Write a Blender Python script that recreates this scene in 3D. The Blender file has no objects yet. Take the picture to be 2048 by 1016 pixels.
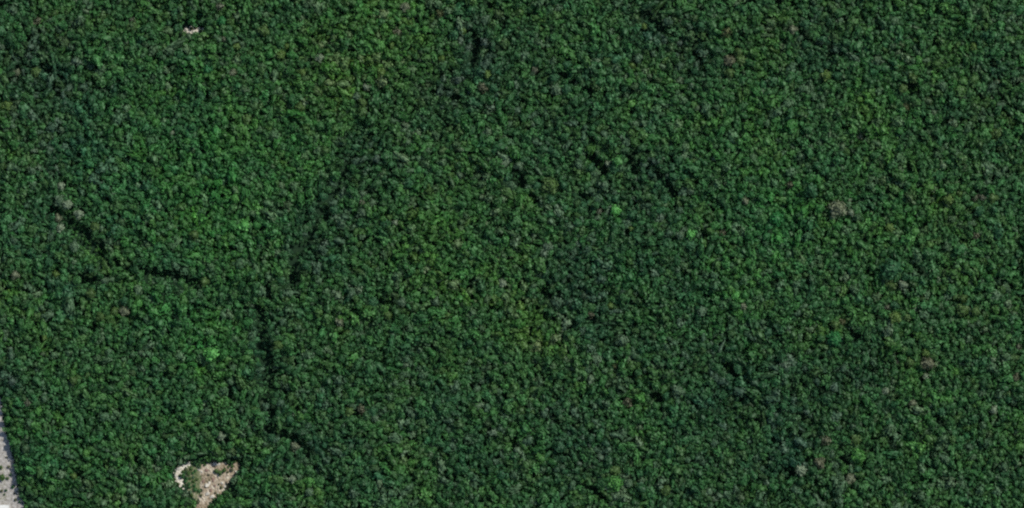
import bpy, bmesh, math, random
import numpy as np
from mathutils import Vector

SEED = 11
random.seed(SEED)
rng = np.random.default_rng(SEED)
scene = bpy.context.scene
COL = scene.collection

def P(px, py):                       # ground plan: half a metre per plan unit, north up
    return ((px - 1024.0) * 0.5, (508.0 - py) * 0.5)

# ------------------------------------------------------------------ materials
def new_mat(name):
    m = bpy.data.materials.new(name); m.use_nodes = True
    nt = m.node_tree; nt.nodes.clear()
    return m, nt, nt.nodes, nt.links

def mat_leaves():
    m, nt, N, L = new_mat('leaves')
    at = N.new('ShaderNodeAttribute'); at.attribute_name = 'leaf'
    oi = N.new('ShaderNodeObjectInfo')
    mx = N.new('ShaderNodeMix'); mx.data_type = 'RGBA'; mx.blend_type = 'MULTIPLY'; mx.inputs[0].default_value = 1
    L.new(at.outputs['Color'], mx.inputs[6]); L.new(oi.outputs['Color'], mx.inputs[7])
    geo = N.new('ShaderNodeNewGeometry')
    nz = N.new('ShaderNodeTexNoise'); nz.inputs['Scale'].default_value = 1.6; nz.inputs['Detail'].default_value = 2
    L.new(geo.outputs['Position'], nz.inputs['Vector'])
    mr = N.new('ShaderNodeMapRange'); mr.inputs['From Min'].default_value = .3; mr.inputs['From Max'].default_value = .7
    mr.inputs['To Min'].default_value = .75; mr.inputs['To Max'].default_value = 1.25
    L.new(nz.outputs['Fac'], mr.inputs['Value'])
    m2 = N.new('ShaderNodeVectorMath'); m2.operation = 'SCALE'
    L.new(mx.outputs[2], m2.inputs[0]); L.new(mr.outputs['Result'], m2.inputs['Scale'])
    pr = N.new('ShaderNodeBsdfPrincipled'); pr.inputs['Roughness'].default_value = .6
    pr.inputs['Specular IOR Level'].default_value = .42
    L.new(m2.outputs[0], pr.inputs['Base Color'])
    tr = N.new('ShaderNodeBsdfTranslucent'); L.new(m2.outputs[0], tr.inputs['Color'])
    ms = N.new('ShaderNodeMixShader'); ms.inputs[0].default_value = .28
    L.new(pr.outputs[0], ms.inputs[1]); L.new(tr.outputs[0], ms.inputs[2])
    o = N.new('ShaderNodeOutputMaterial'); L.new(ms.outputs[0], o.inputs['Surface'])
    return m

def mat_ramp(name, stops, scale, detail=6, rough=.9, bump=.0, scale2=None, stops2=None):
    """Noise through a colour ramp; a second finer noise multiplies it."""
    m, nt, N, L = new_mat(name)
    geo = N.new('ShaderNodeNewGeometry')
    nz = N.new('ShaderNodeTexNoise'); nz.inputs['Scale'].default_value = scale; nz.inputs['Detail'].default_value = detail
    nz.inputs['Roughness'].default_value = .65
    L.new(geo.outputs['Position'], nz.inputs['Vector'])
    cr = N.new('ShaderNodeValToRGB'); e = cr.color_ramp.elements
    while len(e) < len(stops): e.new(.5)
    for k, (p, c) in enumerate(stops): e[k].position = p; e[k].color = (*c, 1)
    L.new(nz.outputs['Fac'], cr.inputs['Fac']); out = cr.outputs['Color']
    if scale2:
        n2 = N.new('ShaderNodeTexNoise'); n2.inputs['Scale'].default_value = scale2; n2.inputs['Detail'].default_value = 4
        L.new(geo.outputs['Position'], n2.inputs['Vector'])
        c2 = N.new('ShaderNodeValToRGB'); e = c2.color_ramp.elements
        while len(e) < len(stops2): e.new(.5)
        for k, (p, c) in enumerate(stops2): e[k].position = p; e[k].color = (*c, 1)
        L.new(n2.outputs['Fac'], c2.inputs['Fac'])
        mx = N.new('ShaderNodeMix'); mx.data_type = 'RGBA'; mx.blend_type = 'MULTIPLY'; mx.inputs[0].default_value = 1
        L.new(out, mx.inputs[6]); L.new(c2.outputs['Color'], mx.inputs[7]); out = mx.outputs[2]
    pr = N.new('ShaderNodeBsdfPrincipled'); pr.inputs['Roughness'].default_value = rough
    pr.inputs['Specular IOR Level'].default_value = .2
    L.new(out, pr.inputs['Base Color'])
    if bump:
        b = N.new('ShaderNodeBump'); b.inputs['Strength'].default_value = bump; b.inputs['Distance'].default_value = .3
        L.new(nz.outputs['Fac'], b.inputs['Height']); L.new(b.outputs[0], pr.inputs['Normal'])
    o = N.new('ShaderNodeOutputMaterial'); L.new(pr.outputs[0], o.inputs['Surface'])
    return m

M_LEAF = mat_leaves()
M_BARK = mat_ramp('bark', [(.3, (.07, .055, .04)), (.7, (.14, .115, .09))], 3)
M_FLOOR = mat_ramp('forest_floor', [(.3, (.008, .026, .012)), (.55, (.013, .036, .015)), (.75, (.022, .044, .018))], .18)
M_SAND = mat_ramp('sandy_rubble', [(.30, (.15, .135, .075)), (.42, (.28, .225, .15)), (.53, (.39, .325, .235)), (.66, (.58, .52, .40))],
                  .10, 5, .9, .25, .4, [(.32, (.70, .64, .58)), (.5, (1, 1, 1))])
M_PALE = mat_ramp('pale_soil', [(.3, (.48, .42, .32)), (.6, (.76, .72, .61))], .35, 5, .9, .3, 1.2, [(.3, (.7, .66, .6)), (.55, (1, 1, 1))])
M_ROAD = mat_ramp('pale_gravel', [(.3, (.20, .18, .15)), (.45, (.34, .32, .28)), (.56, (.42, .40, .36)), (.66, (.60, .57, .50))], .33, 9, .9, .5, .55,
                  [(.3, (.72, .68, .66)), (.6, (1, 1, 1))])
M_ROCK = mat_ramp('pale_stone', [(.3, (.36, .32, .25)), (.7, (.72, .68, .57))], 1.4, 5, .85)
M_ROCKB = mat_ramp('brown_stone', [(.3, (.16, .10, .07)), (.7, (.30, .20, .16))], 1.4, 5, .85)
M_ROOF = mat_ramp('white_roof', [(.3, (.62, .60, .53)), (.7, (.80, .79, .72))], .5, 5, .8)
M_WALL = mat_ramp('plaster_wall', [(.3, (.40, .38, .33)), (.7, (.52, .50, .45))], .8, 5, .9)
M_GRASS = mat_ramp('dry_grass', [(.3, (.20, .21, .08)), (.7, (.40, .40, .20))], 1.2, 4, .9)

# ------------------------------------------------------------------ leaf colours (albedo)
C = {
 'mid':    (.046, .147, .038), 'dark':  (.028, .104, .029), 'blue':  (.032, .116, .041), 'green': (.040, .168, .033),
 'olive':  (.070, .138, .032), 'grey':  (.088, .158, .078), 'yellow': (.098, .178, .036), 'lime': (.070, .225, .042),
 'bright': (.105, .345, .075), 'emerald': (.032, .180, .044), 'teal': (.032, .165, .052), 'tan': (.150, .180, .098),
 'brown':  (.118, .128, .068), 'pink':  (.140, .158, .096), 'pale':  (.190, .255, .150), 'rust': (.100, .116, .042),
}
CN = {'mid': 'mid green', 'dark': 'dark green', 'blue': 'deep green', 'green': 'fresh green', 'olive': 'olive green', 'grey': 'grey-green'}

# ------------------------------------------------------------------ smooth plan fields
def wavefield(seed, n, lo, hi):
    r = np.random.default_rng(seed)
    w = 2 * np.pi / r.uniform(lo, hi, n); a = r.uniform(0, 2 * np.pi, n); ph = r.uniform(0, 2 * np.pi, n)
    kx, ky = w * np.cos(a), w * np.sin(a)
    def f(x, y):
        x = np.asarray(x, float); y = np.asarray(y, float)
        return np.sin(x[..., None] * kx + y[..., None] * ky + ph).sum(-1) / math.sqrt(n / 2)
    return f
F_H = wavefield(1, 14, 70, 240)
F_H2 = wavefield(5, 14, 22, 60)
F_C = wavefield(2, 16, 60, 260)
F_C2 = wavefield(3, 16, 26, 80)
F_S = wavefield(4, 12, 80, 260)
F_W = wavefield(6, 10, 50, 160)

# gaps in the canopy: polylines in plan units with a width
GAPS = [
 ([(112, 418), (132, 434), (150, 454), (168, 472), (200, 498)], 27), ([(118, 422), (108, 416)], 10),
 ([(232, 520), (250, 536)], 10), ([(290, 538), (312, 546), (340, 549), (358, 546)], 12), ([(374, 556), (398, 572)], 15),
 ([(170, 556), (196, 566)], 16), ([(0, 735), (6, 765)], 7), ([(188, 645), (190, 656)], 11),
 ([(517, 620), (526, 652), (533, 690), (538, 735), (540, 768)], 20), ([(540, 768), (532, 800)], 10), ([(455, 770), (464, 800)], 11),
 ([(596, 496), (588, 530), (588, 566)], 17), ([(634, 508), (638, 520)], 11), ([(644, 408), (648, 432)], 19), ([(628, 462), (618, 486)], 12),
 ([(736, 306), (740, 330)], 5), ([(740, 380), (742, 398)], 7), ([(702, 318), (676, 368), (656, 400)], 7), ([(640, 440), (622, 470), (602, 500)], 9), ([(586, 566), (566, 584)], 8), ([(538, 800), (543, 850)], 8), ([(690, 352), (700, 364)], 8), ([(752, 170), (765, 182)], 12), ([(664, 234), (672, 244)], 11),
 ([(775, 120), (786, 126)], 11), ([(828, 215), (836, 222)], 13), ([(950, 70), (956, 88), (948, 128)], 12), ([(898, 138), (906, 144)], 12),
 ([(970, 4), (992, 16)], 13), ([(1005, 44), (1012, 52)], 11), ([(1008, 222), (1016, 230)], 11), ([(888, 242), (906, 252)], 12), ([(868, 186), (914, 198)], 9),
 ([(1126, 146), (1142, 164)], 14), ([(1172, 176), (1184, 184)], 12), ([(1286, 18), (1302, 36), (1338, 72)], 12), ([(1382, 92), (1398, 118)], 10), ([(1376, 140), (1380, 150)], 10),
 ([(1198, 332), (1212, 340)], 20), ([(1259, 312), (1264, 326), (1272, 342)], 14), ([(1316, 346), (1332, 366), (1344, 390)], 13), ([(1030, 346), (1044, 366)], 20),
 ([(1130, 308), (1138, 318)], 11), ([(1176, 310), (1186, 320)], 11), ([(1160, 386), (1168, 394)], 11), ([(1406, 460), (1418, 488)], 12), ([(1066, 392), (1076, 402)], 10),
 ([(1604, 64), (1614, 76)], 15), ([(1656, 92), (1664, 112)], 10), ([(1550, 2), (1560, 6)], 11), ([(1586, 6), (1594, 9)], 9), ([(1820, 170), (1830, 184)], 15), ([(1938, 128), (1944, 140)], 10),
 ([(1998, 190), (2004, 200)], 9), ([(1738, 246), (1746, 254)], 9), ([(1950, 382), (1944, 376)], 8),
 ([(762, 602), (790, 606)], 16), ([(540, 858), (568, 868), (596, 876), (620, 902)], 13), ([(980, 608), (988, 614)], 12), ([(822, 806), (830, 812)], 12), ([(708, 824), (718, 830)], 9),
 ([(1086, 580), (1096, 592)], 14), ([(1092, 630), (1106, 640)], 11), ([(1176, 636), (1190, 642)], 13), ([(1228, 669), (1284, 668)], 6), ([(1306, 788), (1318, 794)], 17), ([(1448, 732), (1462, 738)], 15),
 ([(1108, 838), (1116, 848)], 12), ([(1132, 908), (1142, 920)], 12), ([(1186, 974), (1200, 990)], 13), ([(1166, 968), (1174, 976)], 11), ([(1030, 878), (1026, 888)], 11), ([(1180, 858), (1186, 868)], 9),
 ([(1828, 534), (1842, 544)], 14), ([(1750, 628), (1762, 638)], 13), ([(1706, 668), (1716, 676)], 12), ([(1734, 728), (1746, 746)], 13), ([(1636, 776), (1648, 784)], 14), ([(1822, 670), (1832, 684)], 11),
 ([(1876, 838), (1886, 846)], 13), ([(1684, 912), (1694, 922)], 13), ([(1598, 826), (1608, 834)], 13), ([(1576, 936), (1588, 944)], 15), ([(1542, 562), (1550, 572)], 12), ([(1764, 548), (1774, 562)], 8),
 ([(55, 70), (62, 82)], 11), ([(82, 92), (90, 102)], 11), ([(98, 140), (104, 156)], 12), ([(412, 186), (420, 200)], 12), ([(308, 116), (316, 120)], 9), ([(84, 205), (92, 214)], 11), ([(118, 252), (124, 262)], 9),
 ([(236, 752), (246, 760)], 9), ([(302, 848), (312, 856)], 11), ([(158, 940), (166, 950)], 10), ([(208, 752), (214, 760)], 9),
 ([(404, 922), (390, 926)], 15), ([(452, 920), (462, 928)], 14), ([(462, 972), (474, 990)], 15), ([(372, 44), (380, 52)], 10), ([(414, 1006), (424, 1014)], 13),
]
def seg_dist(x, y, a, b):
    ax, ay = a; bx, by = b
    dx, dy = bx - ax, by - ay
    t = np.clip(((x - ax) * dx + (y - ay) * dy) / (dx * dx + dy * dy), 0, 1)
    return np.hypot(x - ax - t * dx, y - ay - t * dy)
def gap_clear(px, py):
    """Distance outside the nearest gap, in plan units (negative inside)."""
    d = np.full(np.shape(px), 1e9)
    for pts, w in GAPS:
        for a, b in zip(pts, pts[1:]):
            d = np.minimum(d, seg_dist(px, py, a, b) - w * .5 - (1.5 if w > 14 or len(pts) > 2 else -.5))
    return d

# stands of one kind: x, y, radius, colour shift in red, green, blue, height shift in metres, thinning
STANDS = [
 (440, 330, 190, (.98, 1.09, .98), 0, 0), (280, 320, 150, (.90, 1.04, 1.00), 0, 0), (440, 440, 110, (.98, 1.13, .95), 0, 0), (1035, 560, 60, (1.15, 1.09, .94), 0, 0), (110, 200, 110, (.78, .80, .95), -1.5, .25),
 (60, 120, 80, (.75, .78, .92), -1, .3), (180, 330, 110, (.85, .92, 1.06), 0, 0), (820, 50, 120, (1.22, 1.15, .95), .6, 0), (640, 130, 110, (1.15, 1.08, .9), 0, 0), (740, 130, 100, (1.25, 1.12, .9), 0, .1),
 (960, 100, 80, (.72, .74, .92), -1.5, .35), (880, 190, 70, (.75, .78, .92), -1, .25), (730, 320, 75, (.76, .8, .95), -1.5, .3), (640, 470, 80, (.76, .82, .95), -1.5, .2), (620, 300, 90, (1.05, 1.08, .9), 0, 0),
 (870, 440, 150, (1.08, 1.05, .92), 0, 0), (900, 540, 90, (1.12, 1.1, .9), 0, 0), (1050, 640, 80, (1.25, 1.12, .9), 0, 0), (1080, 700, 80, (1.15, 1.05, .9), 0, 0), (1120, 560, 70, (.74, .78, .95), -1.5, .3),
 (1200, 640, 90, (.78, .84, .98), -1, .15), (1080, 250, 110, (.84, .88, 1.0), 0, .1), (1300, 50, 80, (.76, .78, .95), -1, .25), (1390, 120, 70, (.8, .8, .92), -1, .25), (1310, 360, 70, (.72, .76, .95), -1.5, .3),
 (1650, 90, 90, (.70, .76, .95), -1.5, .25), (1560, 60, 60, (1.2, 1.1, .9), 0, 0), (1560, 440, 110, (.9, 1.15, 1.0), 0, 0), (1430, 260, 130, (.95, 1.05, .92), 0, 0), (1740, 200, 120, (1.0, 1.05, .88), 0, 0),
 (1990, 190, 80, (.85, .85, .92), -.6, .2), (1780, 450, 80, (1.1, 1.12, .9), 0, 0), (1910, 400, 70, (1.1, 1.05, .95), 0, .1), (1780, 535, 45, (.75, .85, .95), .8, -.2), (1500, 900, 190, (.74, .82, .92), -.3, .1),
 (1430, 740, 120, (.76, .82, .95), -1, .15), (1650, 780, 110, (.78, .84, .95), -.6, .15), (1800, 800, 140, (.98, 1.0, .92), 0, 0), (1960, 880, 140, (.9, .94, .92), 0, 0), (1160, 880, 110, (.78, .84, .98), -1, .2),
 (940, 860, 140, (.84, .9, .98), 0, .05), (640, 860, 110, (.82, .9, 1.02), -.5, .1), (780, 700, 150, (.92, .95, .95), 0, 0), (420, 690, 70, (1.0, 1.2, .95), 0, 0), (340, 640, 110, (.92, 1.06, 1.05), 0, 0),
 (160, 640, 110, (1.02, 1.02, 1.0), 0, .1), (280, 860, 150, (.95, 1.02, 1.0), 0, 0), (60, 480, 90, (.9, .98, 1.12), 0, .05), (1250, 500, 140, (.82, .9, .98), 0, .05), (1300, 800, 100, (1.0, 1.05, .92), 0, .1),
 (30, 760, 60, (.72, .8, .95), -1, .2), (80, 900, 80, (.86, 1.0, .98), -.5, 0), (1170, 240, 60, (.85, .92, .95), 0, 0), (1330, 560, 110, (.85, .92, .95), 0, 0), (1460, 600, 90, (.95, 1.1, .95), 0, 0),
]
# shallow drainage lines: the canopy sinks and grows darker along them
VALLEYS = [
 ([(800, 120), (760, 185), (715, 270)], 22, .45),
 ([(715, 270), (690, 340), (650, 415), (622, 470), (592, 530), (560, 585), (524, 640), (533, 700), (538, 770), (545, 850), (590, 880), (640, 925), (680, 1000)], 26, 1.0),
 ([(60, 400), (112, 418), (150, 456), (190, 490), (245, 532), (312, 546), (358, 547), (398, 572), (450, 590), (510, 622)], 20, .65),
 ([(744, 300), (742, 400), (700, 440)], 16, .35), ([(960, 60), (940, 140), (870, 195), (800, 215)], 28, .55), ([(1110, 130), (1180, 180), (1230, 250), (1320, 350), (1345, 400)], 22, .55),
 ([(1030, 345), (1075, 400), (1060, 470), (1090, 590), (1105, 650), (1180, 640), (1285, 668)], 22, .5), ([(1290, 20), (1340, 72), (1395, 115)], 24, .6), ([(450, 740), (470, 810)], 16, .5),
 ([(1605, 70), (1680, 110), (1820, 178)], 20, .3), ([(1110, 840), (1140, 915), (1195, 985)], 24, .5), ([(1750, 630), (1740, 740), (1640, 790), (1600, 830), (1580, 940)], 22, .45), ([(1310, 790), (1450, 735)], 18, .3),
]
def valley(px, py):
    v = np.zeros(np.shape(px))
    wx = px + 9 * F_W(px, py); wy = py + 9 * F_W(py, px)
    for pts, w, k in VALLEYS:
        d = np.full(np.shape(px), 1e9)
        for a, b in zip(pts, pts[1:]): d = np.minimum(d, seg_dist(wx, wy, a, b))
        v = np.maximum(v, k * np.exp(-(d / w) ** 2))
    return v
def stand(px, py):
    px = np.asarray(px, float); py = np.asarray(py, float)
    c = np.zeros(px.shape + (3,)); h = np.zeros(px.shape); t = np.zeros(px.shape)
    for x, y, r, k, dh, th in STANDS:
        g = np.exp(-((px - x) ** 2 + (py - y) ** 2) / (2 * (r * .62) ** 2))
        c += g[..., None] * np.log(np.array(k)); h += g * dh; t += g * th
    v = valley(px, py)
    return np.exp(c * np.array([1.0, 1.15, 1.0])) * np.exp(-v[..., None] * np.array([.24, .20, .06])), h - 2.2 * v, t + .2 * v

ROAD_EDGE = [(-30, 740), (-7, 780), (1, 800), (5, 838), (9, 856), (15, 878), (21, 888), (22, 908), (27, 922), (30, 945), (34, 962), (35, 985), (39, 996), (45, 1004), (47, 1018), (58, 1060), (80, 1150)]
CLEAR_L = [(380, 923), (362, 930), (352, 938), (347, 948), (348, 958), (352, 967), (358, 974), (367, 977), (368, 968), (363, 958), (363, 948), (368, 939), (381, 931)]
CLEAR_R = [(393, 938), (404, 930), (414, 926), (428, 923), (442, 924), (453, 926), (458, 936), (464, 930), (472, 923), (480, 924), (479, 938), (475, 947), (466, 954), (459, 964), (453, 970),
           (454, 977), (446, 982), (440, 990), (428, 998), (421, 1003), (415, 1014), (411, 1028), (392, 1028), (391, 1012), (396, 1002), (389, 990), (404, 986), (400, 974), (396, 964), (403, 957), (398, 947)]
CLEAR_T = [(365, 62), (369, 55), (381, 53), (395, 54), (405, 56), (404, 63), (393, 65), (382, 67), (371, 65)]
CLEAR_M = [(372, 930), (398, 936), (404, 958), (400, 985), (392, 1004), (376, 985), (370, 966)]      # low green middle

def in_poly(px, py, poly):
    x = np.asarray(px, float); y = np.asarray(py, float); ins = np.zeros(x.shape, bool)
    n = len(poly)
    for i in range(n):
        x1, y1 = poly[i]; x2, y2 = poly[(i + 1) % n]
        c = ((y1 > y) != (y2 > y)) & (x < (x2 - x1) * (y - y1) / ((y2 - y1) or 1e-9) + x1)
        ins ^= c
    return ins
def poly_dist(px, py, poly):
    d = np.full(np.shape(px), 1e9)
    for i in range(len(poly)):
        d = np.minimum(d, seg_dist(px, py, poly[i], poly[(i + 1) % len(poly)]))
    return np.where(in_poly(px, py, poly), -d, d)
ROAD_POLY = ROAD_EDGE + [(-60, 1150), (-120, 1060), (-95, 860), (-60, 760)]
def open_clear(px, py):
    """Distance to the open ground: the road and the clearings."""
    d = poly_dist(px, py, ROAD_POLY)
    for p in (CLEAR_L, CLEAR_R, CLEAR_T, CLEAR_M):
        d = np.minimum(d, poly_dist(px, py, p))
    return d

# ------------------------------------------------------------------ crowns
def ico(sub):
    bm = bmesh.new(); bmesh.ops.create_icosphere(bm, subdivisions=sub, radius=1)
    bm.verts.ensure_lookup_table()
    v = np.array([x.co[:] for x in bm.verts]); f = [[q.index for q in x.verts] for x in bm.faces]
    bm.free(); return v, f
def crown_shape(seed, sub, n_leaf, leaf, spiky=0.0, open_=0.0):
    """Unit crown: a lumpy core of lobes and a skin of leaf clumps. Returns verts, faces, tint per face."""
    r = np.random.default_rng(seed)
    n = r.integers(5, 9); lob = [((r.uniform(-.12, .12), r.uniform(-.12, .12), r.uniform(.1, .3)), r.uniform(.52, .68))]
    a0 = r.uniform(0, 6.28)
    for k in range(n):
        a = a0 + 6.283 * k / n + r.uniform(-.35, .35); q = r.uniform(.46, .74)
        lob.append(((q * math.cos(a), q * math.sin(a), r.uniform(-.22, .25)), r.uniform(.28, .5)))
    lc = np.array([x[0] for x in lob]); lr = np.array([x[1] for x in lob])
    def hit(d):
        b = d @ lc.T; cc = (lc ** 2).sum(1) - lr ** 2
        D = b * b - cc; t = np.where(D > 0, b + np.sqrt(np.maximum(D, 0)), .12)
        k = t.argmax(1); t = t[np.arange(len(d)), k]
        pnt = d * t[:, None]; nrm = pnt - lc[k]; nrm /= np.linalg.norm(nrm, axis=1)[:, None] + 1e-9
        return pnt, nrm
    iv, fc = ico(sub)
    p, _ = hit(iv)
    V = [p * (.86 - .1 * open_) + r.normal(0, .025, p.shape)]; Fs = [list(f) for f in fc]; T = list(r.uniform(.75, 1.0, len(fc)))
    d = r.normal(0, 1, (n_leaf * 3, 3)); d[:, 2] = np.abs(d[:, 2]) * 1.0 - .28
    d /= np.linalg.norm(d, axis=1)[:, None]; d = d[:n_leaf]
    p, nr = hit(d); base = len(V[0])
    p = p * r.uniform(.88, 1.10 + spiky, (n_leaf, 1))
    nn = nr * .85 + r.normal(0, .32, nr.shape); nn /= np.linalg.norm(nn, axis=1)[:, None]
    u = np.cross(nn, r.normal(0, 1, nn.shape)); u /= np.linalg.norm(u, axis=1)[:, None] + 1e-9; w = np.cross(nn, u)
    s = r.uniform(.6, 1.25, (n_leaf, 1)) * leaf; s2 = s * r.uniform(.55, 1.0, (n_leaf, 1))
    bend = nn * s * -.25
    q = np.stack([p - u * s + bend, p - w * s2 * r.uniform(.6, 1, (n_leaf, 1)), p + u * s + bend, p + w * s2], 1).reshape(-1, 3)
    V.append(q)
    for k in range(n_leaf):
        Fs.append([base + 4 * k + j for j in range(4)]); T.append(r.uniform(.8, 1.26))
    return np.concatenate(V), Fs, np.array(T)

def mesh_from(name, V, loops, starts, mat, leafcol=None):
    me = bpy.data.meshes.new(name)
    me.vertices.add(len(V)); me.vertices.foreach_set('co', np.ascontiguousarray(V, np.float32).ravel())
    me.loops.add(len(loops)); me.loops.foreach_set('vertex_index', np.ascontiguousarray(loops, np.int32))
    me.polygons.add(len(starts)); me.polygons.foreach_set('loop_start', np.ascontiguousarray(starts, np.int32))
    if leafcol is not None:
        at = me.attributes.new('leaf', 'FLOAT_COLOR', 'FACE')
        c = np.ones((len(starts), 4), np.float32); c[:, :3] = leafcol
        at.data.foreach_set('color', c.ravel())
    me.update(calc_edges=True); me.materials.append(mat)
    return me
def flat(Fs):
    lens = np.array([len(f) for f in Fs]); return np.concatenate([np.array(f) for f in Fs]), np.concatenate([[0], np.cumsum(lens)[:-1]])

PROTO = []
for k in range(14):
    V, Fs, T = crown_shape(100 + k, 2 if k < 0 else 1, 62, .29, .0 if k % 3 else .08, k % 4 * .2)
    lo, st = flat(Fs); PROTO.append((V, lo, st, T))

def trunk_arrays(seed):
    """Tapered trunk with four limbs, unit height 1 (crown centre at 1), thickness in metres set by the scale."""
    r = random.Random(seed); V = []; F = []
    def tube(a, b, ra, rb, n=6):
        a = Vector(a); b = Vector(b); d = (b - a).normalized(); u = d.orthogonal().normalized(); w = d.cross(u); s = len(V)
        for c, q in ((a, ra), (b, rb)):
            for i in range(n):
                t = 6.2832 * i / n; V.append(tuple(c + (u * math.cos(t) + w * math.sin(t)) * q))
        for i in range(n): F.append([s + i, s + (i + 1) % n, s + n + (i + 1) % n, s + n + i])
    tube((0, 0, 0), (.01, .0, .35), .034, .026); tube((.01, 0, .35), (.0, .01, .72), .026, .02); tube((0, .01, .72), (0, 0, 1.02), .02, .006)
    for i in range(4):
        t = 1.57 * i + r.uniform(-.4, .4); z = r.uniform(.6, .78)
        tube((0, 0, z), (.17 * math.cos(t), .17 * math.sin(t), z + .24), .014, .004, 5)
    return np.array(V), F
# ------------------------------------------------------------------ things: helper
def thing(name, label, cat, loc, group=None, rz=0):
    o = bpy.data.objects.new(name, None); COL.objects.link(o); o.empty_display_size = .5
    o.location = loc; o.rotation_euler = (0, 0, rz); o['label'] = label; o['category'] = cat
    if group: o['group'] = group
    return o
def link(name, me, parent=None):
    o = bpy.data.objects.new(name, me); COL.objects.link(o)
    if parent: o.parent = parent
    return o

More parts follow.
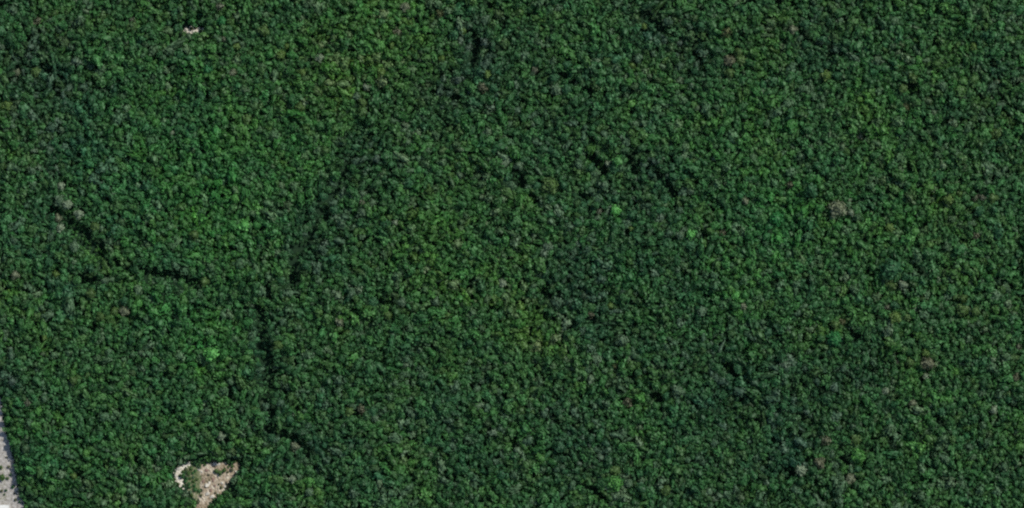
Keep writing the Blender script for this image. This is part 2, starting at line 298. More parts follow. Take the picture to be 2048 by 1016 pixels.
# ------------------------------------------------------------------ the trees one can tell apart
#  plan x, y, crown radius, colour, label
T1 = [
 (1230, 421, 12, 'bright', 'vivid bright green round crown glowing near the middle of the forest'),
 (1198, 423, 6, 'pink', 'small pinkish grey crown just left of the vivid bright green one'),
 (1196, 436, 6, 'grey', 'greyish crown under the small pinkish one, left of the vivid green crown'),
 (1235, 442, 7, 'green', 'fresh green crown touching the underside of the vivid bright green one'),
 (1261, 457, 5, 'yellow', 'tiny yellow-lime crown below right of the vivid bright green one'),
 (1675, 417, 17, 'tan', 'large tan brown-grey round crown, the biggest dry-looking one'),
 (1701, 424, 8, 'pale', 'slim pale olive crown just right of the large tan crown'),
 (1698, 400, 4, 'pale', 'tiny whitish crown at the upper right of the large tan crown'),
 (1855, 726, 14, 'brown', 'brown-grey round crown low on the right with yellow-green one on top'),
 (1850, 706, 8, 'yellow', 'yellow-green crown sitting above the brown-grey round crown low on the right'),
 (1851, 752, 6, 'pale', 'small pale grey crown directly below the brown-grey round one'),
 (137, 409, 10, 'pale', 'ring-shaped pale grey-green crown at the upper tip of the slanting dark gap'),
 (159, 428, 10, 'pale', 'star-shaped pale olive crown on the upper side of the slanting dark gap'),
 (121, 402, 11, 'grey', 'wide grey-green crown left of the ring-shaped pale crown'),
 (117, 438, 9, 'tan', 'dull tan crown on the lower left bank of the slanting dark gap'),
 (121, 455, 9, 'pale', 'pale yellowish crown on the lower bank of the slanting dark gap, below the tan one'),
 (440, 14, 9, 'pink', 'pinkish brown crown with pale limbs near the top edge, right of the small white clearing'),
 (265, 40, 6, 'pink', 'small salmon-grey crown near the top, left of the small white clearing'),
 (75, 42, 9, 'brown', 'brownish crown high in the top left corner'),
 (72, 145, 10, 'olive', 'olive yellow crown in the top left beside dark gaps'),
 (35, 145, 7, 'tan', 'tan crown near the left edge, left of the olive yellow one'),
 (15, 208, 10, 'yellow', 'yellow-green crown at the left edge, upper part'),
 (53, 253, 5, 'yellow', 'tiny bright yellow crown near the left edge, below the yellow-green one'),
 (416, 140, 10, 'teal', 'bright teal green crown below right of the small white clearing'),
 (466, 146, 8, 'tan', 'yellowish tan crown right of the bright teal one'),
 (449, 79, 6, 'pink', 'pinkish crown right of the small white clearing and a little below it'),
 (475, 93, 7, 'yellow', 'bright yellow-green crown below right of the pinkish crown near the small white clearing'),
 (445, 42, 9, 'emerald', 'emerald crown right of the small white clearing'),
 (122, 372, 9, 'pale', 'pale grey crown above the ring-shaped crown'),
 (124, 261, 6, 'grey', 'small pale bluish crown in the dark stand on the upper left'),
 (391, 470, 10, 'olive', 'olive brown crown in the fresh green stand right of the slanting dark gap'),
 (490, 450, 12, 'bright', 'bright green crown in the fresh green stand on the left'),
 (471, 396, 10, 'lime', 'lime green crown in the upper part of the left fresh green stand'),
 (438, 305, 9, 'lime', 'bright grassy green crown above the left fresh green stand'),
 (345, 265, 4, 'pale', 'tiny near-white crown in the upper left quarter'),
 (562, 110, 10, 'yellow', 'rounded yellow-green crown right of a brown one near the top'),
 (528, 62, 12, 'olive', 'broad olive crown near the top, above left of the rounded yellow-green one'),
 (640, 116, 8, 'pale', 'pale yellow-green dot crown near the top between dark patches'),
 (574, 92, 7, 'yellow', 'pale lime crown above right of the rounded yellow-green one'),
 (764, 146, 8, 'yellow', 'yellow crown with bright edge left of centre near the top'),
 (733, 174, 8, 'pale', 'upright pale grey crown below left of the yellow crown with bright edge'),
 (714, 194, 9, 'grey', 'grey ring-like crown below left of the upright pale crown'),
 (726, 207, 9, 'olive', 'olive crown joined to the lower right of the grey ring-like crown'),
 (605, 145, 7, 'yellow', 'yellowish green crown right of the rounded yellow-green one'),
 (795, 65, 9, 'brown', 'brown crown in the yellow-green stand at the top'),
 (811, 14, 9, 'tan', 'pale tan crown touching the top edge left of centre'),
 (880, 28, 8, 'rust', 'rusty brown crown at the top in the yellow-green stand'),
 (965, 176, 10, 'brown', 'brown-grey crown below the dark thinned patch near the top'),
 (975, 150, 8, 'yellow', 'yellow-green crown above the brown-grey one below the dark thinned patch'),
 (884, 118, 7, 'yellow', 'yellow crown near the top on the left rim of the dark thinned patch'),
 (926, 62, 7, 'yellow', 'golden green crown on the upper left rim of the dark thinned patch'),
 (850, 60, 8, 'lime', 'lime crown in the middle of the top yellow-green stand'),
 (600, 215, 10, 'olive', 'olive mustard crown in the upper left, far below the rounded yellow-green one'),
 (725, 405, 6, 'pink', 'pink-tan crown at the lower end of the thin upright dark gap'),
 (790, 446, 6, 'pale', 'whitish green crown in the middle left, below right of the pink-tan one'),
 (920, 350, 8, 'grey', 'pale silvery crown in the upper middle'),
 (1070, 140, 7, 'pink', 'salmon crown just left of the dark hollow near the top middle'),
 (1458, 122, 12, 'brown', 'wide brown crown near the top right of the middle'),
 (1452, 66, 10, 'rust', 'dull rusty crown above the wide brown crown'),
 (1476, 104, 8, 'olive', 'olive crown at the upper right of the wide brown crown'),
 (1216, 328, 7, 'pale', 'pale crown on the right rim of a round dark hole'),
 (1101, 371, 15, 'olive', 'broad olive crown between two dark hollows in the middle'),
 (1265, 131, 7, 'yellow', 'yellow-speckled crown near the top, right of the dark hollow'),
 (1381, 470, 9, 'bright', 'bright green crown left of a dark gap, right of the middle'),
 (1490, 402, 8, 'tan', 'tan-grey crown above left of the emerald stand'),
 (1446, 466, 8, 'brown', 'brownish crown right of the dark gap beside the bright green crown'),
 (1288, 52, 6, 'yellow', 'small yellow-green crown on the left rim of the long dark streak at the top'),
 (1112, 180, 12, 'grey', 'wide pale grey-green crown below left of the dark hollow near the top middle'),
 (1585, 60, 9, 'tan', 'tan crown beside the navy hole near the top right'),
 (1651, 152, 10, 'yellow', 'yellow-rimmed green crown under the dark stand at the top right'),
 (1950, 396, 7, 'pink', 'left one of the twin pinkish crowns near the right edge'),
 (1964, 396, 7, 'pink', 'right one of the twin pinkish crowns near the right edge'),
 (1950, 472, 8, 'brown', 'mauve grey crown below the twin pinkish crowns'),
 (1720, 273, 6, 'tan', 'small tan crown in the upper right, high above the large tan one'),
 (1992, 266, 11, 'olive', 'olive yellow crown near the right edge, above the twin pinkish crowns'),
 (1835, 120, 8, 'lime', 'grass green crown above the navy hole in the upper right'),
 (1811, 214, 7, 'rust', 'rusty crown below left of the navy hole in the upper right'),
 (1895, 400, 9, 'yellow', 'yellow-green crown left of the twin pinkish crowns'),
 (1551, 436, 15, 'emerald', 'emerald green wide crown left of the large tan one'),
 (1620, 380, 14, 'blue', 'dark green wide smooth crown above left of the large tan one'),
 (1993, 164, 7, 'tan', 'tan-grey crown in the dark patch near the upper right edge'),
 (1946, 94, 8, 'yellow', 'yellow-green crown near the top right corner'),
 (1580, 370, 8, 'brown', 'brown crown left of the dark green wide smooth one'),
 (1778, 456, 9, 'yellow', 'bright yellow-green crown right of and below the large tan crown'),
 (32, 550, 9, 'tan', 'tan crown near the left edge, halfway down'),
 (250, 622, 9, 'tan', 'pale tan glossy crown below the broken dark gaps on the left'),
 (112, 548, 7, 'yellow', 'yellow-green crown left of the oval dark hole on the left'),
 (425, 706, 14, 'bright', 'bright green ragged crown left of the long upright dark gap'),
 (90, 675, 6, 'yellow', 'small yellow-green crown on the left, above the road end'),
 (149, 760, 8, 'olive', 'yellowish olive crown in the lower left, upper middle of the stand'),
 (56, 806, 7, 'pink', 'pinkish crown just right of the upper road end'),
 (80, 822, 11, 'lime', 'bright green crown right of the upper road end, below the pinkish one'),
 (202, 632, 9, 'olive', 'olive brown crown left of the pale tan glossy one'),
 (442, 872, 8, 'pale', 'pale crown above the sandy clearing and a little right'),
 (150, 952, 7, 'yellow', 'pale lime crown midway between the road and the sandy clearing'),
 (680, 644, 8, 'tan', 'pale yellowish crown right of the upper part of the long upright gap'),
 (871, 684, 5, 'pale', 'tiny bright whitish crown in the lower middle'),
 (1005, 566, 8, 'pale', 'pale silvery-green crown in the middle, left of the dark hollows'),
 (723, 819, 9, 'brown', 'mauve brown crown with a dark notch beside it in the lower middle'),
 (750, 836, 8, 'grey', 'pale grey-green crown right of and below the mauve brown one'),
 (619, 962, 11, 'lime', 'bright green crown near the bottom, right of the sandy clearing'),
 (586, 958, 7, 'pale', 'pale grey crown left of the bright green one near the bottom'),
 (871, 604, 10, 'grey', 'greyish crown right of the blotchy dark hole in the middle left'),
 (590, 892, 9, 'tan', 'tan-flecked crown below the crooked dark gap near the bottom'),
 (1180, 628, 8, 'brown', 'mauve grey crown above a dark hole in the lower middle'),
 (1220, 611, 6, 'yellow', 'pale yellow crown right of the mauve grey one in the lower middle'),
 (1470, 591, 8, 'bright', 'vivid small green crown in the lower right half, alone'),
 (1487, 612, 7, 'tan', 'tan crown below right of the vivid small green one'),
 (1280, 796, 11, 'lime', 'yellow-lime crown left of the round navy hole in the lower middle'),
 (1231, 966, 14, 'lime', 'lime green ragged crown close to the bottom edge'),
 (1246, 680, 13, 'grey', 'wide dull grey-green crown under the thin level gap'),
 (1354, 781, 13, 'grey', 'broad smooth grey-green crown right of the round navy hole'),
 (1231, 734, 6, 'rust', 'rusty orange crown below the wide dull grey-green one'),
 (1331, 980, 11, 'olive', 'olive-grey crown near the bottom right of the lime ragged one'),
 (1256, 803, 10, 'brown', 'dusky brown crown left of the yellow-lime one'),
 (1668, 676, 15, 'emerald', 'bright emerald crown in the lower right beside a dark hole'),
 (1684, 643, 8, 'rust', 'rusty red-brown crown above the bright emerald one'),
 (1790, 634, 11, 'yellow', 'yellow-lime ragged crown in the right part, right of a navy hole'),
 (1773, 615, 7, 'pink', 'pink crown touching the top left of the yellow-lime ragged crown'),
 (1804, 569, 9, 'pale', 'pale yellowish crown above the yellow-lime ragged one'),
 (1781, 536, 22, 'blue', 'very wide dark green smooth crown right of the middle'),
 (1715, 911, 15, 'lime', 'bright lime loose crown in the lower right corner area'),
 (1700, 956, 10, 'tan', 'tan crown below the bright lime loose crown'),
 (1601, 940, 11, 'pale', 'pale yellow-green crown right of the navy hole near the bottom right'),
 (1638, 925, 12, 'brown', 'wide brown crown right of the pale yellow-green one near the bottom right'),
 (1710, 880, 11, 'olive', 'olive smooth crown above the bright lime loose crown'),
 (1985, 820, 9, 'pale', 'pale crown low at the right side'),
 (2036, 694, 7, 'pink', 'pinkish crown at the right edge, lower half'),
 (2030, 755, 9, 'brown', 'brown crown near the right edge, below the pinkish one'),
 (1824, 806, 8, 'tan', 'tan crown above the dark hole in the lower right'),
 (1770, 782, 7, 'pale', 'whitish streaked crown in the lower right'),
 (1794, 724, 6, 'pink', 'tiny pinkish orange crown left of the brown-grey round crown low on the right'),
 (1924, 621, 13, 'olive', 'yellowish olive smooth crown in the right part'),
 (1650, 880, 11, 'brown', 'dull brown crown left of the olive smooth one in the lower right'),
]
# ------------------------------------------------------------------ places with a name, round which the four neighbours are told by side
T2 = [
 (1230, 430, 26, 'the vivid bright green crown and its neighbours'), (1675, 417, 30, 'the large tan round crown'), (1853, 724, 28, 'the brown-grey round crown on the right'), (150, 452, 34, 'the slanting dark gap'),
 (530, 690, 20, 'the middle of the long upright gap'), (590, 530, 16, 'the short upright gap left of the middle'), (646, 420, 17, 'the square dark hole left of the middle'), (385, 58, 26, 'the small white clearing'),
 (776, 604, 20, 'the blotchy dark hole'), (1205, 336, 16, 'the round dark hole above the vivid crown'), (1330, 368, 22, 'the ragged dark gap right of the middle'), (1037, 356, 16, 'the dark hollow above the middle'),
 (1134, 155, 18, 'the dark hollow near the top middle'), (1609, 70, 14, 'the navy hole near the top right'), (1825, 177, 14, 'the navy hole in the upper right'), (1957, 396, 20, 'the twin pinkish crowns'),
 (1551, 436, 20, 'the emerald wide crown'), (1781, 536, 28, 'the very wide dark smooth crown'), (1312, 791, 14, 'the round navy hole in the lower middle'), (1231, 966, 19, 'the lime ragged crown at the bottom'),
 (1668, 676, 20, 'the bright emerald crown'), (1790, 634, 18, 'the yellow-lime ragged crown'), (1715, 911, 20, 'the bright lime loose crown'), (425, 706, 18, 'the bright green ragged crown'),
 (250, 622, 14, 'the pale tan glossy crown'), (183, 561, 19, 'the oval dark hole on the left'), (385, 564, 16, 'the last of the broken dark gaps'), (490, 450, 17, 'the bright green crown of the left stand'),
 (562, 110, 15, 'the rounded yellow-green crown'), (965, 176, 15, 'the brown-grey crown below the thinned patch'), (1458, 122, 17, 'the wide brown crown at the top'), (1651, 152, 15, 'the yellow-rimmed crown'),
 (1381, 470, 14, 'the bright green crown right of the middle'), (1101, 371, 20, 'the broad olive crown'), (1256, 668, 30, 'the thin level gap'), (1182, 638, 16, 'the mauve crown and its dark hole'),
 (1455, 735, 14, 'the dark hole low right of the middle'), (1470, 591, 13, 'the vivid small green crown'), (619, 962, 16, 'the bright green crown near the bottom'), (723, 822, 16, 'the mauve brown crown'),
 (580, 874, 30, 'the crooked dark gap'), (1601, 940, 17, 'the pale crown near the bottom right'), (1924, 621, 18, 'the yellowish olive smooth crown'), (1881, 842, 13, 'the dark hole in the lower right'),
 (725, 405, 12, 'the pink-tan crown'), (72, 145, 15, 'the olive yellow crown at top left'), (416, 140, 15, 'the bright teal crown'), (1005, 566, 13, 'the pale silvery-green crown'),
 (871, 684, 11, 'the tiny bright whitish crown'), (984, 611, 13, 'the dark speck in the middle'),
]
DIRS = [((0, -1), 'straight above'), ((1, 0), 'straight right of'), ((0, 1), 'straight below'), ((-1, 0), 'straight left of')]

placed = []                                            # plan x, y, r of every single tree
def free(x, y, r, k=.8):
    return all((x - a) ** 2 + (y - b) ** 2 > (k * (r + c)) ** 2 for a, b, c in placed)

SINGLES = []                                           # x, y, r, albedo, label, group
for x, y, r, c, lab in T1:
    placed.append((x, y, r)); SINGLES.append((x, y, r, C[c], lab, None))
for x, y, R, phrase in T2:
    for (dx, dy), word in DIRS:
        r = random.uniform(8.0, 10.4); ok = False
        for extra in (1, 3, 5, 7, 9):
            q = R + r * .6 + extra; tx = x + dx * q; ty = y + dy * q
            if 6 < tx < 2042 and 6 < ty < 1010 and free(tx, ty, r, .72) and gap_clear(np.array(tx), np.array(ty)) > r * .5 and open_clear(np.array(tx), np.array(ty)) > r * .8:
                ok = True; break
        if not ok or len(SINGLES) >= 300: continue
        s, _, _ = stand(np.array(tx), np.array(ty)); g = float(s[1])
        nm = random.choice(['mid', 'green', 'green'] if g > 1.04 else ['dark', 'blue', 'mid'] if g < .9 else ['mid', 'mid', 'olive', 'grey', 'blue'])
        placed.append((tx, ty, r))
        SINGLES.append((tx, ty, r, tuple(np.array(C[nm]) * random.uniform(.92, 1.12)), f'{CN[nm]} broad crown {word} {phrase}', None))

# shared crown and trunk meshes for the single trees
BIG = []
for k in range(8):
    V, Fs, T = crown_shape(300 + k, 2, 150, .2, .06 if k % 2 else 0, .3)
    lo, st = flat(Fs)
    BIG.append(mesh_from('crown', V, lo, st, M_LEAF, np.repeat(T[:, None], 3, 1)))
BARE = []
for k in range(3):                                     # thin dry crowns: the limbs show between the clumps
    V, Fs, T = crown_shape(700 + k, 1, 95, .19, .1, 3.6)
    lo, st = flat(Fs); BARE.append(mesh_from('thin_crown', V, lo, st, M_LEAF, np.repeat(T[:, None], 3, 1)))
DRY = {C[k] for k in ('pink', 'brown', 'rust')}
TR = []
for k in range(3):
    V, F = trunk_arrays(k); lo, st = flat(F); TR.append(mesh_from('trunk', V, lo, st, M_BARK))

def tree_height(px, py, r_m):
    _, dh, _ = stand(px, py)
    h = 11.5 + 1.3 * F_H(px, py) + 1.3 * F_H2(px, py) + dh + (r_m - 2.8) * .9
    d = open_clear(px, py); g = gap_clear(px, py)
    h = h * (.36 + .64 * np.clip(d / 34, 0, 1)) * (1.06 - .06 * np.clip(g / 12, 0, 1))
    return np.maximum(h, 3.0)

for i, (x, y, r, col, lab, grp) in enumerate(SINGLES):
    rm = r * .5; h = float(tree_height(np.array(x), np.array(y), rm)) + (.5 if col in DRY or col == C['tan'] else 1.2) + random.uniform(-.3, .6)
    t = thing('broadleaf_tree', lab, 'tree', (*P(x, y), 0), grp or 'trees standing out of the forest canopy', random.uniform(0, 6.28))
    cr = link('crown', BARE[i % 3] if col in DRY and r < 12 else BIG[i % 8], t); cr.location = (0, 0, h); cr.scale = (rm * random.uniform(1.0, 1.12), rm * random.uniform(1.0, 1.12), rm * random.uniform(.75, .95))
    cr.color = (*col, 1)
    tk = link('trunk', TR[i % 3], t); tk.scale = (h * .8, h * .8, h)

# ------------------------------------------------------------------ the forest mass: every other tree in ONE object
def grow_forest():
    X0, X1, Y0, Y1 = -130, 2178, -130, 1146
    cell = 12.0; grid = {}
    def add(x, y, r): grid.setdefault((int(x // cell), int(y // cell)), []).append((x, y, r))
    for a in placed: add(*a)
    out = []
    for n, rlo, rhi, k in ((26000, 8.6, 11.2, .72), (110000, 6.0, 8.8, .69), (150000, 3.7, 6.0, .66)):
        xs = rng.uniform(X0, X1, n); ys = rng.uniform(Y0, Y1, n)
        rs = rng.uniform(rlo, rhi, n) * (1 + .10 * F_S(xs, ys))
        g = gap_clear(xs, ys); o = open_clear(xs, ys); _, _, th = stand(xs, ys)
        thin = rng.uniform(0, 1, n) < th * .55
        ok = (g > rs * .45) & (o > rs * .75) & ~thin
        if rlo > 6: ok &= rng.uniform(0, 1, n) < .35
        xs, ys, rs, th = xs[ok], ys[ok], rs[ok], th[ok]
        kk = k * (1 + .22 * np.clip(th, 0, .8))
        for x, y, r, q in zip(xs.tolist(), ys.tolist(), rs.tolist(), kk.tolist()):
            cx, cy = int(x // cell), int(y // cell); bad = False
            for i in (cx - 2, cx - 1, cx, cx + 1, cx + 2):
                for j in (cy - 2, cy - 1, cy, cy + 1, cy + 2):
                    for a, b, c in grid.get((i, j), ()):
                        if (x - a) ** 2 + (y - b) ** 2 < (q * (r + c)) ** 2: bad = True; break
                    if bad: break
                if bad: break
            if not bad: add(x, y, r); out.append((x, y, r))
    n_tall = len(out)
    n = 60000; xs = rng.uniform(-20, 2068, n); ys = rng.uniform(-20, 1036, n); rs = rng.uniform(2.2, 4.2, n)
    ok = (gap_clear(xs, ys) < 2) & (open_clear(xs, ys) > 3)
    for x, y, r in zip(xs[ok].tolist(), ys[ok].tolist(), rs[ok].tolist()):
        cx, cy = int(x // cell), int(y // cell)
        if all((x - a) ** 2 + (y - b) ** 2 > (.84 * (r + c)) ** 2 for i in (cx - 1, cx, cx + 1) for j in (cy - 1, cy, cy + 1) for a, b, c in grid.get((i, j), ())):
            add(x, y, r); out.append((x, y, r))
    return np.array(out), n_tall
TREES, N_TALL = grow_forest()
px, py, rp = TREES.T
n_tree = len(TREES)
rm = rp * .5
H = tree_height(px, py, rm) + rng.normal(0, 1.0, n_tree)
H = np.maximum(H, 2.5); H[N_TALL:] = rng.uniform(1.4, 4.4, n_tree - N_TALL)
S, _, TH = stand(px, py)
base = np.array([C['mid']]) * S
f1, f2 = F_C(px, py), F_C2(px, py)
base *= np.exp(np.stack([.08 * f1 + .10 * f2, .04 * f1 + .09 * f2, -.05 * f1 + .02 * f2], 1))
base *= np.exp(rng.normal(0, .15, (n_tree, 1)))
base *= np.exp(rng.normal(0, 1, (n_tree, 1)) * np.array([[.07, .01, -.05]]))
odd = rng.uniform(0, 1, n_tree)
for name, lo, hi, mix in (('grey', 0, .10, .7), ('yellow', .10, .115, .4), ('olive', .12, .18, .5), ('pale', .18, .20, .55), ('brown', .20, .21, .35), ('green', .21, .28, .6), ('dark', .28, .42, .7)):
    m = (odd >= lo) & (odd < hi) & (np.arange(n_tree) < N_TALL); base[m] = base[m] * (1 - mix) + np.array(C[name]) * mix * S[m]
xw, yw = P(px, py)
pk = rng.integers(0, len(PROTO), n_tree); th = rng.uniform(0, 6.283, n_tree)
el = np.exp(rng.normal(0, .19, n_tree)); sx = rm * 1.13 * el; sy = rm * 1.13 / el; sz = rm * rng.uniform(.66, 1.12, n_tree)
VV, LL, SS, CC = [], [], [], []; vo = lo_ = 0
tv = np.array([(math.cos(a), math.sin(a), z) for z in (0, 1) for a in (0, 2.094, 4.189)]); tf = np.array([[0, 1, 4, 3], [1, 2, 5, 4], [2, 0, 3, 5]])
for k, (V, lo, st, T) in enumerate(PROTO):
    idx = np.where(pk == k)[0]; m = len(idx)
    if not m: continue
    c, s = np.cos(th[idx])[:, None], np.sin(th[idx])[:, None]
    vx = V[None, :, 0] * sx[idx][:, None]; vy = V[None, :, 1] * sy[idx][:, None]; vz = V[None, :, 2] * sz[idx][:, None]
    A = np.stack([vx * c - vy * s + xw[idx][:, None], vx * s + vy * c + yw[idx][:, None], vz + H[idx][:, None]], 2)
    VV.append(A.reshape(-1, 3).astype(np.float32))
    LL.append((lo[None] + (vo + np.arange(m) * len(V))[:, None]).ravel()); SS.append((st[None] + (lo_ + np.arange(m) * len(lo))[:, None]).ravel())
    CC.append((base[idx][:, None, :] * T[None, :, None]).reshape(-1, 3).astype(np.float32))
    vo += m * len(V); lo_ += m * len(lo)
w = (rm * .055)[:, None] * np.where(np.arange(6) < 3, 1.0, .55)[None]
A = np.stack([tv[None, :, 0] * w + xw[:, None], tv[None, :, 1] * w + yw[:, None], tv[None, :, 2] * H[:, None]], 2)
VV.append(A.reshape(-1, 3).astype(np.float32))
LL.append((tf.ravel()[None] + (vo + np.arange(n_tree) * 6)[:, None]).ravel()); SS.append(lo_ + np.arange(n_tree * 3) * 4)
CC.append(np.tile(np.array([[.09, .075, .055]], np.float32), (n_tree * 3, 1)))
me = mesh_from('forest', np.concatenate(VV), np.concatenate(LL), np.concatenate(SS), M_LEAF, np.concatenate(CC))
fo = link('forest', me); fo['kind'] = 'stuff'; fo['label'] = 'closed forest canopy of thousands of small rounded crowns'; fo['category'] = 'forest'
print('trees', n_tree, 'singles', len(SINGLES), 'faces', len(me.polygons))
del VV, LL, SS, CC, A

# ------------------------------------------------------------------ ground, road, clearings
def structure(name, me):
    o = link(name, me); o['kind'] = 'structure'; return o
bm = bmesh.new()
for x, y in ((-12000, -12000), (12000, -12000), (12000, 12000), (-12000, 12000)): bm.verts.new((x, y, 0))
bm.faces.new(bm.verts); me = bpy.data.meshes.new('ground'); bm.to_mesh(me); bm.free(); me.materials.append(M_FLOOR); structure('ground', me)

def sheet(name, poly, mat, step, bump, z0, seed, rag=2.0):
    """A fine grid cut to a ragged outline; it swells into low mounds away from its rim."""
    xs = [p[0] for p in poly]; ys = [p[1] for p in poly]
    gx = np.arange(min(xs) - 3, max(xs) + 3, step); gy = np.arange(min(ys) - 3, max(ys) + 3, step)
    X, Y = np.meshgrid(gx, gy); f = wavefield(seed, 14, 5, 18); f2 = wavefield(seed + 1, 14, 3, 9)
    d = poly_dist(X, Y, poly) + rag * f2(X, Y)
    r_ = np.random.default_rng(seed)
    xw, yw = P(X + r_.uniform(-.3, .3, X.shape) * step, Y + r_.uniform(-.3, .3, X.shape) * step)
    Z = z0 + np.clip(-d / 5, 0, 1) * bump * np.clip(.45 + .4 * f(X, Y) + .25 * f2(X, Y), 0, 2)
    keep = d < 0; nr, nc = X.shape; idx = np.arange(nr * nc).reshape(nr, nc)
    q = keep[:-1, :-1] & keep[1:, :-1] & keep[:-1, 1:] & keep[1:, 1:]
    quads = np.stack([idx[:-1, :-1], idx[1:, :-1], idx[1:, 1:], idx[:-1, 1:]], 2)[q]
    used = np.unique(quads); mp = np.zeros(nr * nc, int); mp[used] = np.arange(len(used))
    V = np.stack([xw.ravel(), yw.ravel(), Z.ravel()], 1)[used]
    return mesh_from(name, V, mp[quads].ravel(), np.arange(len(quads)) * 4, mat)
structure('road', sheet('road', ROAD_POLY, M_ROAD, 1.0, .15, .004, 21, 1.6))
structure('sandy_clearing_ground', sheet('sandy_clearing', CLEAR_R, M_SAND, .5, .5, .008, 31))
M_SCRUB = mat_ramp('scrubby_soil', [(.3, (.05, .085, .03)), (.5, (.13, .15, .07)), (.7, (.30, .27, .18))], .2, 6, .95, .3)
structure('scrubby_ground', sheet('scrubby_ground', CLEAR_M, M_SCRUB, .6, .3, .004, 61, 1.5))
structure('sandy_bank_ground', sheet('sandy_bank', CLEAR_L, M_PALE, .5, .4, .012, 41))
structure('white_clearing_ground', sheet('white_clearing', CLEAR_T, M_PALE, .5, .5, .004, 51))

# ------------------------------------------------------------------ shrubs, boulders
SHRUB = []
for k in range(4):
    V, Fs, T = crown_shape(500 + k, 2, 90, .24, .1, .2); V = V.copy(); V[:, 2] = V[:, 2] * .8 + .3
    lo, st = flat(Fs); SHRUB.append(mesh_from('foliage', V, lo, st, M_LEAF, np.repeat(T[:, None], 3, 1)))
def stems():
    V, F = trunk_arrays(9); V = V * np.array([1.2, 1.2, .6]); lo, st = flat(F); return mesh_from('stem', V, lo, st, M_BARK)
STEM = stems()
def shrub(x, y, r, col, lab, grp, k=0, hs=1.0):
    rm = r * .44
    t = thing('shrub', lab, 'shrub', (*P(x, y), 0), grp, random.uniform(0, 6.28))
    f = link('foliage', SHRUB[k % 4], t); f.scale = (rm, rm * random.uniform(.8, 1), rm * hs); f.location = (0, 0, rm * .45 * hs); f.color = (*col, 1)
    s = link('stem', STEM, t); s.scale = (rm, rm, rm * hs)
for k, (x, y, r, c, lab) in enumerate([
 (4, 955, 8, 'olive', 'largest dark olive shrub on the pale road at the left edge'), (14, 957, 4, 'olive', 'small olive shrub touching the largest shrub on the road'),
 (20, 950, 3.4, 'dark', 'small dark shrub on the road right of the largest one'), (25, 974, 4.6, 'dark', 'black-green shrub on the road near the trees, below the small dark one'),
 (11, 981, 3.6, 'dark', 'dark shrub on the road below the largest one, left of the black-green one'), (8, 989, 2.6, 'olive', 'tiny olive shrub below the dark shrub on the road'),
 (38, 1004, 3.4, 'dark', 'lowest dark shrub on the road, at the foot of the trees'), (1, 935, 4.5, 'olive', 'olive shrub at the left edge above the largest one on the road'),
 (16, 934, 3.8, 'brown', 'grey-brown bare shrub on the road above the others'), (30, 1000, 3.4, 'rust', 'reddish shrub on the road left of the lowest dark one'),
 (2, 982, 4, 'rust', 'reddish brown shrub at the left edge of the road'), (28, 987, 2.6, 'brown', 'small dry grey shrub on the road, above the reddish one'), (12, 915, 2.6, 'brown', 'tiny dry brown shrub on the upper road'),
 (432, 942, 6, 'olive', 'round dark olive shrub in the upper middle of the sandy clearing'), (440, 946, 6.5, 'olive', 'olive shrub touching the right of the round dark one in the sandy clearing'),
 (448, 941, 5.5, 'olive', 'olive shrub near the top right corner of the sandy clearing'), (417, 950, 3, 'brown', 'small brown shrub left of the middle of the sandy clearing'),
 (442, 975, 4, 'rust', 'dark reddish shrub at the lower right rim of the sandy clearing'), (402, 991, 4, 'rust', 'reddish dark shrub at the narrow lower neck of the sandy clearing'),
 (437, 969, 2.6, 'rust', 'tiny reddish shrub in the sandy clearing above the dark reddish one'), (360, 951, 4.5, 'olive', 'olive shrub inside the curved sandy bank'), (366, 943, 3.4, 'olive', 'small olive shrub on the upper curved sandy bank'),
 (357, 969, 3.2, 'rust', 'small rusty shrub at the lower tip of the curved sandy bank'), (430, 986, 3, 'brown', 'small brown shrub near the bottom of the sandy clearing'), (463, 940, 4.5, 'brown', 'dry shrub on the right horn of the sandy clearing'),
 (455, 945, 3, 'rust', 'small red-brown shrub left of the dry one on the right horn'), (399, 936, 4, 'grey', 'pale green shrub at the top left corner of the sandy clearing'), (382, 57, 4.6, 'rust', 'dark brown stand-in for shaded soil on the upper side of the small white clearing'),  # last entry: brown clump darkens the soil where the trees' shade lies
 (391, 55, 3.6, 'rust', 'smaller dark brown stand-in for shaded soil right of the first on the small white clearing'), (400, 60, 3.2, 'grey', 'grey shrub at the right end of the small white clearing')]):  # first entry: another clump standing in for tree shade on the soil
    shrub(x, y, r, C[c], lab, 'shrubs on the open ground', k, random.uniform(.8, 1.1))
# the low green middle of the big clearing
k = 0; low = []
rr = random.Random(5)
while len(low) < 17 and k < 4000:
    k += 1; x = rr.uniform(370, 402); y = rr.uniform(934, 996); r = rr.uniform(3.6, 5.6)
    if not in_poly(np.array(x), np.array(y), CLEAR_M) or poly_dist(np.array(x), np.array(y), CLEAR_L) < 2 or poly_dist(np.array(x), np.array(y), CLEAR_R) < 2: continue
    if any((x - a) ** 2 + (y - b) ** 2 < (.75 * (r + c)) ** 2 for a, b, c in low): continue
    low.append((x, y, r)); shrub(x, y, r, C[rr.choice(['mid', 'olive', 'grey', 'olive'])], 'low green shrub in the thicket between the curved sandy bank and the sandy clearing', 'thicket between the two sandy patches', k, .8)

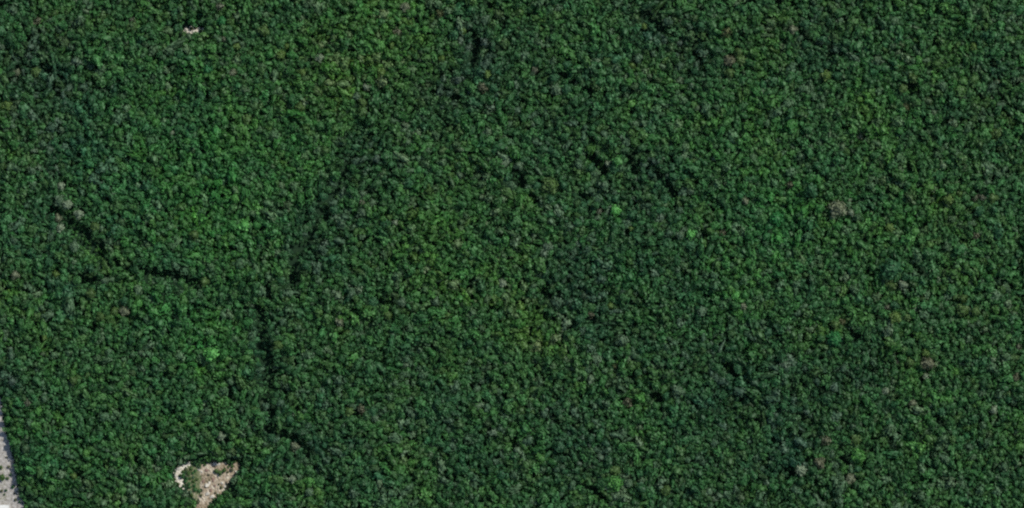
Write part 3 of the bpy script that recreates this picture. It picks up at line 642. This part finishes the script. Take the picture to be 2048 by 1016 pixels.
rim = []; k = 0
while len(rim) < 34 and k < 6000:
    k += 1; x = rr.uniform(340, 486); y = rr.uniform(916, 1014); r = rr.uniform(2.6, 4.6); d = min(float(poly_dist(np.array(x), np.array(y), p)) for p in (CLEAR_L, CLEAR_R))
    if not -2.5 < d < 3.5 or in_poly(np.array(x), np.array(y), CLEAR_M): continue
    if any((x - a) ** 2 + (y - b) ** 2 < (1.1 * (r + c)) ** 2 for a, b, c in rim + low): continue
    rim.append((x, y, r)); shrub(x, y, r, C[rr.choice(['mid', 'olive', 'grey', 'olive', 'brown'])], 'small scrubby shrub on the outer rim of the sandy ground at the forest edge', 'scrub along the rim of the sandy clearing', k, .8)

def boulder_mesh(seed, mat):
    r = np.random.default_rng(seed); v, f = ico(3); w_ = wavefield(seed, 8, 1.2, 3); w2 = wavefield(seed + 1, 8, 1.2, 3)
    v = v * (1 + .16 * w_(v[:, 0], v[:, 1]) + .14 * w2(v[:, 1], v[:, 2]))[:, None]
    for _ in range(7):                                 # flat broken facets
        n = r.normal(0, 1, 3); n /= np.linalg.norm(n); d = v @ n; v = v - np.maximum(d - .72, 0)[:, None] * n
    v[:, 2] = np.maximum(v[:, 2] * .7, -.3)
    lo, st = flat(f); return mesh_from('boulder', v, lo, st, mat)
BOUL = [boulder_mesh(s, M_ROCK) for s in (1, 2, 3)] + [boulder_mesh(s, M_ROCKB) for s in (4, 5)]
def boulder(x, y, r, k, lab, grp):
    o = link('boulder', BOUL[k]); rm = r * .5; o.location = (*P(x, y), .25 * rm + .25); o.scale = (rm * random.uniform(.9, 1.4), rm, rm * random.uniform(.6, .9)); o.rotation_euler = (0, 0, random.uniform(0, 6.28))
    o['label'] = lab; o['category'] = 'boulder'; o['group'] = grp
for x, y, r, k, lab in [
 (413, 971, 4.5, 0, 'widest pale boulder in the middle of the sandy clearing'), (418, 967, 3, 1, 'pale boulder touching the upper right of the widest one'), (450, 974, 3, 2, 'white boulder at the right corner of the sandy clearing'),
 (443, 966, 3, 1, 'pale slab-like boulder near the right rim of the sandy clearing'), (397, 939, 2.8, 2, 'white boulder at the top left of the sandy clearing'), (403, 944, 2.2, 0, 'small pale boulder just below the white one at the top left'),
 (431, 929, 4, 1, 'pale boulder at the upper edge of the sandy clearing'), (438, 929, 3, 0, 'smaller pale boulder at the upper edge, right of the bigger one'), (472, 944, 3, 2, 'white boulder on the outer right horn of the sandy clearing'),
 (415, 988, 4, 0, 'pale boulder at the lower left rim of the sandy clearing'), (423, 994, 4, 1, 'pale boulder at the lowest rim of the sandy clearing'), (435, 988, 2.6, 2, 'small white boulder at the lower right rim of the sandy clearing'),
 (356, 937, 4, 1, 'white boulder at the top of the curved sandy bank'), (352, 951, 4, 0, 'pale boulder on the left side of the curved sandy bank'), (366, 930, 3.4, 2, 'pale boulder at the upper end of the curved sandy bank'),
 (426, 960, 3.4, 3, 'brown boulder in the middle of the sandy clearing'), (429, 972, 3, 4, 'reddish brown boulder right of the widest pale one'), (406, 963, 3, 4, 'pinkish brown boulder at the left side of the sandy clearing'),
 (421, 981, 3, 3, 'brown boulder in the lower half of the sandy clearing'), (413, 941, 3, 3, 'brown boulder in the upper left of the sandy clearing'), (371, 58, 3.4, 1, 'white boulder at the left end of the small white clearing'), (387, 62, 3, 0, 'pale boulder in the middle of the small white clearing')]:
    boulder(x, y, r, k, lab, 'boulders lying on the sandy ground')

# ------------------------------------------------------------------ the white-roofed shed whose corner shows at the bottom of the road
def box(bm, x0, x1, y0, y1, z0, z1):
    v = [bm.verts.new((x, y, z)) for z in (z0, z1) for y in (y0, y1) for x in (x0, x1)]
    for f in ((0, 2, 3, 1), (4, 5, 7, 6), (0, 1, 5, 4), (2, 6, 7, 3), (0, 4, 6, 2), (1, 3, 7, 5)): bm.faces.new([v[i] for i in f])
def part(name, boxes, mat, parent):
    bm = bmesh.new()
    for b in boxes: box(bm, *b)
    me = bpy.data.meshes.new(name); bm.to_mesh(me); bm.free(); me.materials.append(mat); return link(name, me, parent)
sh = thing('flat_roofed_shed', 'low shed with a plain white flat roof at the lower end of the road', 'shed', (*P(-6, 1028), 0))
part('wall', [(-11.6, 11.6, -8.6, 8.6, 0, 2.6)], M_WALL, sh)
part('roof', [(-12, 12, -9, 9, 2.603, 2.8)], M_ROOF, sh)
part('parapet', [(-12, 12, 8.7, 9, 2.803, 3.0), (-12, 12, -9, -8.7, 2.803, 3.0), (-12, -11.7, -8.7, 8.7, 2.803, 3.0), (11.7, 12, -8.7, 8.7, 2.803, 3.0)], M_ROOF, sh)

# tussocks of dry pale grass on the road's left side: ground cover
bm = bmesh.new(); rr = random.Random(8)
for _ in range(2600):
    gx, gy = rr.choice([(3, 1000, ), (9, 994), (-6, 985), (4, 968), (-10, 1000), (3, 940)]); x, y = P(gx + rr.gauss(0, 5), gy + rr.gauss(0, 5)); a = rr.uniform(0, 6.28); l = rr.uniform(.15, .45); hgt = rr.uniform(.1, .35)
    dx, dy = math.cos(a) * l, math.sin(a) * l
    v = [bm.verts.new(p) for p in ((x - dy * .25, y + dx * .25, .02), (x + dy * .25, y - dx * .25, .02), (x + dx, y + dy, hgt))]; bm.faces.new(v)
me = bpy.data.meshes.new('grass'); bm.to_mesh(me); bm.free(); me.materials.append(M_GRASS); o = link('grass', me); o['kind'] = 'stuff'

# ------------------------------------------------------------------ light and camera
AZ, EL = math.radians(50), math.radians(46)             # clockwise from north; height of the sun
sd = bpy.data.lights.new('sun', 'SUN'); sd.energy = 3.85; sd.angle = math.radians(.5); sd.color = (1, .975, .925)
so = bpy.data.objects.new('sun', sd); COL.objects.link(so)
dirv = Vector((math.sin(AZ) * math.cos(EL), math.cos(AZ) * math.cos(EL), math.sin(EL)))
so.rotation_euler = dirv.to_track_quat('Z', 'Y').to_euler(); so.location = (0, 0, 200)
w = bpy.data.worlds.new('World'); scene.world = w; w.use_nodes = True
nt = w.node_tree; nt.nodes.clear()
sky = nt.nodes.new('ShaderNodeTexSky'); sky.sky_type = 'NISHITA'; sky.sun_disc = False; sky.sun_elevation = EL; sky.sun_rotation = AZ
bg = nt.nodes.new('ShaderNodeBackground'); bg.inputs['Strength'].default_value = .12
wo = nt.nodes.new('ShaderNodeOutputWorld'); nt.links.new(sky.outputs[0], bg.inputs[0]); nt.links.new(bg.outputs[0], wo.inputs[0])

cd = bpy.data.cameras.new('camera'); cam = bpy.data.objects.new('camera', cd); COL.objects.link(cam)
ALT = 5000.0
cam.location = (0, 0, ALT); cam.rotation_euler = (0, 0, 0)
cd.sensor_width = 36; cd.lens = 36 * (ALT - 6) / 1024.0; cd.clip_start = 10; cd.clip_end = 40000
scene.camera = cam

scene.render.engine = 'CYCLES'
scene.render.resolution_x, scene.render.resolution_y = 1024, 508
scene.cycles.max_bounces = 8; scene.cycles.diffuse_bounces = 6; scene.cycles.transmission_bounces = 6
scene.cycles.pixel_filter_type = 'BLACKMAN_HARRIS'; scene.cycles.filter_width = 2.2
scene.cycles.use_denoising = False
scene.view_settings.view_transform = 'Standard'; scene.view_settings.look = 'None'
scene.view_settings.exposure = 0; scene.view_settings.gamma = 1; scene.view_settings.use_curve_mapping = False
